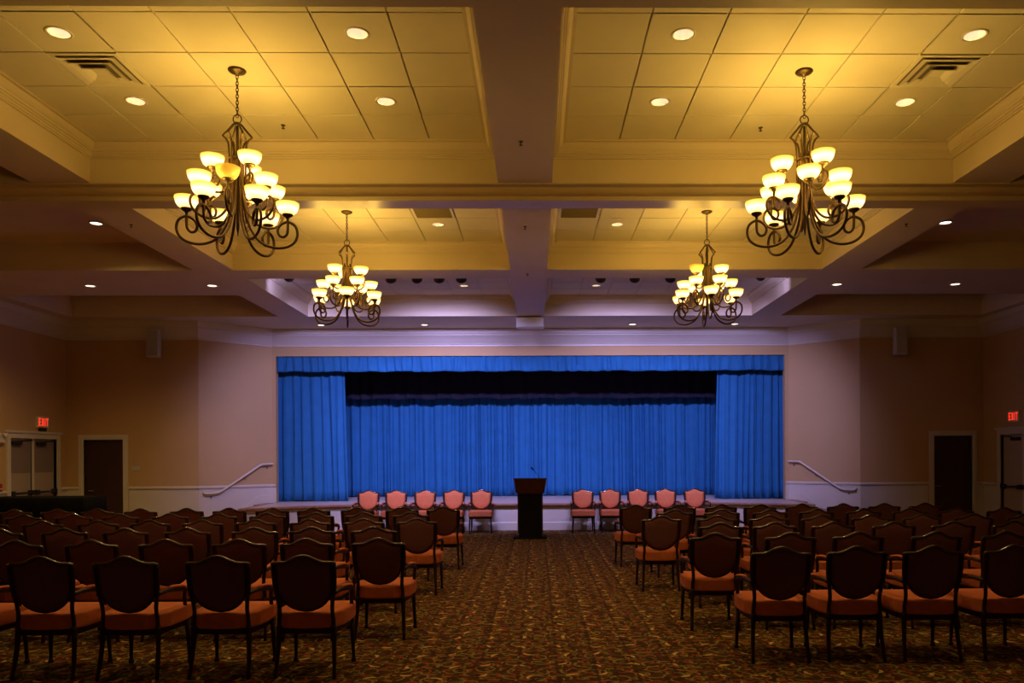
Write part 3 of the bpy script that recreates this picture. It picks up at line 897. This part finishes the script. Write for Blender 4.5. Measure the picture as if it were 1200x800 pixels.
# square air diffusers and return grilles
for sd, lab in ((-1, 'square four-way air diffuser in the ceiling tray left of the centre beam'), (1, 'square four-way air diffuser in the ceiling tray right of the centre beam')):
    o = empty('air_diffuser', (CX+sd*(.44+TW*5.5), 8.605-TW*2.5, ZT), 0, lab, 'vent', 'square air diffusers')
    h_ = .300
    f = MB(); f.sweep([(-h_, -h_), (h_, -h_), (h_, h_), (-h_, h_)], [(0, .004), (0, -.008), (.03, -.010), (.045, -.002), (.045, .004)], True); f.build('frame', M['ringwhite'], o)
    MB().box(-.26, .26, -.26, .26, -.003, .004).build('throat', M['throat'], o)
    for k, (a, zt, zb) in enumerate(((.252, -.004, -.018), (.185, -.008, -.030), (.115, -.012, -.042))):
        v = MB()
        i_ = a-.056
        v.sweep([(-a, -a), (a, -a), (a, a), (-a, a)], [(0, zb), (.002, zb+.004), (.058, zt+.002), (.058, zt-.003), (.002, zb-.003)], True)
        if k == 2: v.box(-i_, i_, -i_, i_, zt-.006, zt)
        v.build('vane', M['ringwhite'], o)
for x, y, lab in ((CX-.44-TW*1.5, 12.665-TW*2.5, 'flat return air grille in the middle tray left of the centre beam'), (CX+.44+TW*.5, 12.665-TW*2.5, 'flat return air grille in the middle tray right of the centre beam')):
    o = empty('air_grille', (x, y, ZT), 0, lab, 'vent', 'return air grilles')
    f = MB(); f.sweep([(-.29, -.29), (.29, -.29), (.29, .29), (-.29, .29)], [(0, .004), (0, -.01), (.03, -.012), (.03, .004)], True); f.build('frame', M['ringwhite'], o)
    g = MB()
    for k in range(22):
        yy = -.25+.5*k/21
        g.add([(-.265, yy-.009, -.001), (.265, yy-.009, -.001), (.265, yy+.009, -.009), (-.265, yy+.009, -.009), (-.265, yy-.009, .001), (.265, yy-.009, .001), (.265, yy+.009, -.007), (-.265, yy+.009, -.007)],
              [(0,1,2,3), (4,7,6,5), (0,4,5,1), (2,6,7,3), (1,5,6,2), (0,3,7,4)])
    g.build('louvres', M['grille'], o)
    MB().box(-.265, .265, -.265, .265, .0015, .004).build('backing', M['black'], o)

spr = [(-2.67, 8.23, ZT, 'hanging near the left front chandelier'), (2.43, 8.28, ZT, 'hanging near the right front chandelier'), (-.14, 7.6, ZB, 'under the centre beam before the cross beam'),
       (-.14, 10.4, ZB, 'under the centre beam beyond the cross beam'), (-.14, 13.1, ZB, 'under the centre beam at its far crossing'), (-5.35, 10.3, ZB, 'under the left outer beam'), (4.98, 10.3, ZB, 'under the right outer beam')]
spm = MB(); spm.lathe([(0, .002), (.035, .002), (.035, -.006), (.014, -.010), (.010, -.035), (.006, -.04), (.006, -.055), (.026, -.057), (.026, -.061), (0, -.063)], 12)
spm.v = [(x*.7, y*.7, z*.62) for x, y, z in spm.v]
spm = spm.mesh('sprinkler_head', M['bronze'])
for x, y, z, d in spr:
    o = link(bpy.data.objects.new('sprinkler_head', spm)); o.location = (x, y, z)
    tag(o, 'small sprinkler head ' + d, 'sprinkler', 'sprinkler heads')

# ------------------------------------------------------------------ stage lights over the front of the tray
COOL = (.52, .45, 1.0)
MAUVE = (.72, .50, .85)
aims = []
fx = [-4.42, -3.83, -2.62, -2.15, -1.75, -1.35, 1.18, 1.80, 2.45, 3.55, 4.05]
can = MB(); can.tube([(0, 0, .13), (0, 0, .10), (0, 0, -.10), (0, 0, -.12)], [.04, .085, .092, .098], 18)
can_me = can.mesh('lamp_can', M['black'])
ln_me = MB().lathe([(.085, -.1215), (.0, -.123)], 18).mesh('lens', M['lensblue'])
yk = MB(); yk.tube(smooth_path([(-.10, 0, 0), (-.115, 0, .10), (-.09, 0, .17), (0, 0, .19), (.09, 0, .17), (.115, 0, .10), (.10, 0, 0)], 4), .010, 6)
yk_me = yk.mesh('yoke', M['black'])
ck = MB(); ck.tube(smooth_path([(0, 0, .19), (.0, .0, .235), (.035, 0, .26), (.0, 0, .295), (-.035, 0, .265)], 4), .010, 6)
ck_me = ck.mesh('hook_clamp', M['black'])
for k, x in enumerate(fx):
    side = 'left' if x < CX else 'right'
    n_ = sorted([q for q in fx if (q < CX) == (x < CX)], key=lambda q: abs(q-CX)).index(x)
    o = empty('stage_light', (x, 13.95, 4.99), 0, 'black stage light on the pipe behind the beam, %s of centre, %s from centre beam' % (side, ORD[n_]), 'stage light', 'stage lights in the far trays')
    hd = ob('lamp_can', can_me, o)
    tgt = Vector((x*(1.4 if abs(x-CX) > 3.2 else 1.1), 19.4, 1.86)) - Vector((x, 13.95, 4.99))
    pw = 900 if abs(x-CX) > 3.2 else 540
    if k in (0, len(fx)-1): tgt = Vector((CX+(-4.88 if x < 0 else 4.88), 15.1, 4.90)) - Vector((x, 13.95, 4.99)); pw = 45
    q = tgt.to_track_quat('-Z', 'Y'); hd.rotation_euler = q.to_euler()
    ob('lens', ln_me, hd); ob('yoke', yk_me, o); ob('hook_clamp', ck_me, o)
    spot('stage_beam', tuple(tgt.normalized()*.16), COOL, pw, 73, .9, rot=q.to_euler(), parent=o, rad=.09)
for sd in (-1, 1):
    a, b = sorted((CX+sd*.36, CX+sd*4.8))
    p = MB(); p.tube([(a, 13.95, 5.29-.01), (b, 13.95, 5.29-.01)], .0, 8) if False else p.tube([(a, 13.95, 5.258), (b, 13.95, 5.258)], .013, 8)
    o = p.build('light_pipe', M['black']); o.location = (0, 0, -.10+.10)
    tag(o, 'black pipe carrying stage lights behind the beam, %s of the centre beam' % ('left' if sd < 0 else 'right'), 'pipe', 'stage light pipes')

# ------------------------------------------------------------------ chandeliers
RS = .95
def spine(P, per=6, dz=0): return smooth_path([(r*RS, 0, z+(dz if r > .06 else 0)) for r, z in P], per)
ARM_L = [(.045, 4.42), (.050, 4.20), (.060, 4.00), (.10, 3.83), (.19, 3.69), (.31, 3.635), (.43, 3.64), (.515, 3.69), (.545, 3.765), (.525, 3.84), (.46, 3.875), (.395, 3.85), (.362, 3.80), (.375, 3.75), (.415, 3.735), (.448, 3.765), (.455, 3.82), (.455, 3.90)]
ARM_M = [(.045, 4.45), (.050, 4.28), (.062, 4.10), (.11, 3.95), (.19, 3.865), (.28, 3.85), (.365, 3.875), (.415, 3.93), (.425, 3.99), (.395, 4.04), (.335, 4.05), (.285, 4.02), (.272, 3.975), (.295, 3.94), (.328, 3.95), (.345, 3.99), (.345, 4.09)]
ARM_U = [(.045, 4.48), (.050, 4.42), (.062, 4.30), (.095, 4.20), (.15, 4.15), (.215, 4.155), (.265, 4.20), (.272, 4.255), (.24, 4.29), (.19, 4.285), (.162, 4.25), (.175, 4.215), (.205, 4.215), (.22, 4.245), (.22, 4.32)]
Z0 = ZT
DZ = {'l': .0, 'm': -.01, 'u': -.045}
def arm_mesh(P, rad, t):
    return MB().tube([(p.x, p.y, p.z-Z0) for p in spine(P, 6, DZ[t])], rad, 7).mesh('arm', M['bronze'])
arms = {'l': arm_mesh(ARM_L, .0125, 'l'), 'm': arm_mesh(ARM_M, .0115, 'm'), 'u': arm_mesh(ARM_U, .0105, 'u')}
tip = {'l': (.455*RS, 3.90+DZ['l']), 'm': (.345*RS, 4.09+DZ['m']), 'u': (.22*RS, 4.32+DZ['u'])}
cup_me = MB().lathe([(0, -.01), (.012, -.005), (.014, .012), (.03, .022), (.045, .032), (.05, .045), (.046, .05), (0, .046)], 18).mesh('cup', M['bronze'])
bp_ = [(.030, .0), (.058, .010), (.082, .030), (.099, .058), (.108, .088), (.112, .115), (.108, .116), (.103, .09), (.094, .062), (.077, .036), (.054, .017), (.0, .010)]
bp_ = [(r*.92, z*.95) for r, z in bp_]
sh_on = MB().lathe(bp_, 28).mesh('shade', M['shade']); sh_off = MB().lathe(bp_, 28).mesh('shade', M['shadeoff'])
BULB = 5.6
def chandelier(x, y, rot, off, label):
    root = empty('chandelier', (x, y, ZT), 0, label, 'chandelier', 'bronze chandeliers')
    MB().lathe([(0, .002), (.078, .002), (.080, -.006), (.070, -.018), (.045, -.030), (.018, -.036), (.012, -.05), (0, -.05)], 24).build('canopy', M['bronze'], root)
    ch = MB(); z = -.045; k = 0
    while z > -.40:
        L_ = .034
        pts = []
        for i in range(12):
            a = 2*PI*i/12
            u, w = math.cos(a)*.012, math.sin(a)*L_*.62
            pts.append((u, 0, z-L_*.5+w) if k % 2 == 0 else (0, u, z-L_*.5+w))
        ch.tube(pts, .0038, 5, closed=True)
        z -= L_*.86; k += 1
    ch.build('chain', M['bronze'], root)
    lp = MB(); lp.tube([(math.cos(2*PI*i/20)*.038, 0, -.445+math.sin(2*PI*i/20)*.040) for i in range(20)], .006, 6, closed=True)
    lp.build('loop', M['bronze'], root)
    cg = MB()
    for i in range(6):
        a = R(60*i+rot)
        pr_ = [(.012, 4.75), (.035, 4.735), (.075, 4.685), (.118, 4.635), (.122, 4.622), (.098, 4.60), (.078, 4.555), (.072, 4.48), (.070, 4.38), (.066, 4.20), (.055, 4.02)]
        P = smooth_path([(r*math.cos(a), r*math.sin(a), zz-Z0) for r, zz in pr_], 4)
        cg.tube(P, .0095, 6)
    cg.lathe([(0, -.485), (.018, -.487), (.022, -.497), (.014, -.507), (0, -.509)], 12)
    cg.tube([(math.cos(2*PI*i/24)*.070, math.sin(2*PI*i/24)*.070, 4.42-Z0) for i in range(24)], .007, 6, closed=True)
    cg.build('cage', M['bronze'], root)
    stm = MB(); stm.tube([(0, 0, 4.74-Z0), (0, 0, 4.40-Z0), (0, 0, 3.80-Z0), (0, 0, 3.72-Z0)], [.012, .016, .014, .004], 8)
    stm.lathe([(.0, -.78), (.04, -.79), (.055, -.83), (.05, -.87), (.025, -.90), (0, -.91)], 16); stm.build('stem', M['bronze'], root)
    idx = 0
    for tier, n, a0 in (('l', 6, rot), ('m', 6, rot+25), ('u', 3, rot+68)):
        for i in range(n):
            a = R(a0+360/n*i)
            ao = ob('arm', arms[tier], root); ao.rotation_euler = (0, 0, a)
            r_, z_ = tip[tier]
            c1 = ob('cup', cup_me, ao); c1.location = (r_, 0, z_-Z0)
            lit = (tier, i) != off
            s1 = ob('shade', sh_on if lit else sh_off, ao); s1.location = (r_, 0, z_+.038-Z0)
            if not lit: s1['label'] = 'unlit shade with an added amber glow'
            if lit:
                l = bpy.data.lights.new('bulb', 'POINT'); l.energy = BULB; l.color = (1, .62, .095); l.shadow_soft_size = .03
                b = link(bpy.data.objects.new('bulb', l), ao); b.location = (r_, 0, z_+.13-Z0)
    return root
cy1, cy2 = 8.605-TW*2.5, 12.665-TW*2.5
chandelier(CX-.44-TW*3.5, cy1, 12, ('m', 4), 'large bronze chandelier with glass bowls in the near tray left of the centre beam')
chandelier(CX+.44+TW*3.5, cy1, -8, None, 'large bronze chandelier with glass bowls in the near tray right of the centre beam')
chandelier(CX-.44-TW*3.5, cy2, 43, None, 'bronze chandelier with glass bowls in the middle tray left of the centre beam')
chandelier(CX+.44+TW*3.5, cy2, 25, ('u', 1), 'bronze chandelier with glass bowls in the middle tray right of the centre beam')

# ------------------------------------------------------------------ camera, world, view
cam = bpy.data.cameras.new('camera'); co = bpy.data.objects.new('camera', cam); link(co)
cam.sensor_width = 36; cam.sensor_fit = 'HORIZONTAL'; cam.lens = 905/1200*36
cam.shift_x = -(642-600)/1200; cam.shift_y = (535-400)/1200
cam.clip_start = .05
co.matrix_world = Matrix.Translation((0, 0, 1.7)) @ Matrix.Rotation(R(-.83), 4, 'Z') @ Matrix.Rotation(R(90), 4, 'X') @ Matrix.Rotation(R(-.30), 4, 'Z')
sc = bpy.context.scene
sc.camera = co
w = bpy.data.worlds.new('world'); sc.world = w; w.use_nodes = True
w.node_tree.nodes['Background'].inputs[0].default_value = (.02, .015, .01, 1)
sc.view_settings.view_transform = 'Standard'; sc.view_settings.look = 'None'
sc.view_settings.exposure = 0; sc.view_settings.gamma = 1; sc.view_settings.use_curve_mapping = False
sc.cycles.use_denoising = True
sc.cycles.max_bounces = 6; sc.cycles.diffuse_bounces = 4; sc.cycles.glossy_bounces = 2
sc.cycles.sample_clamp_indirect = 4
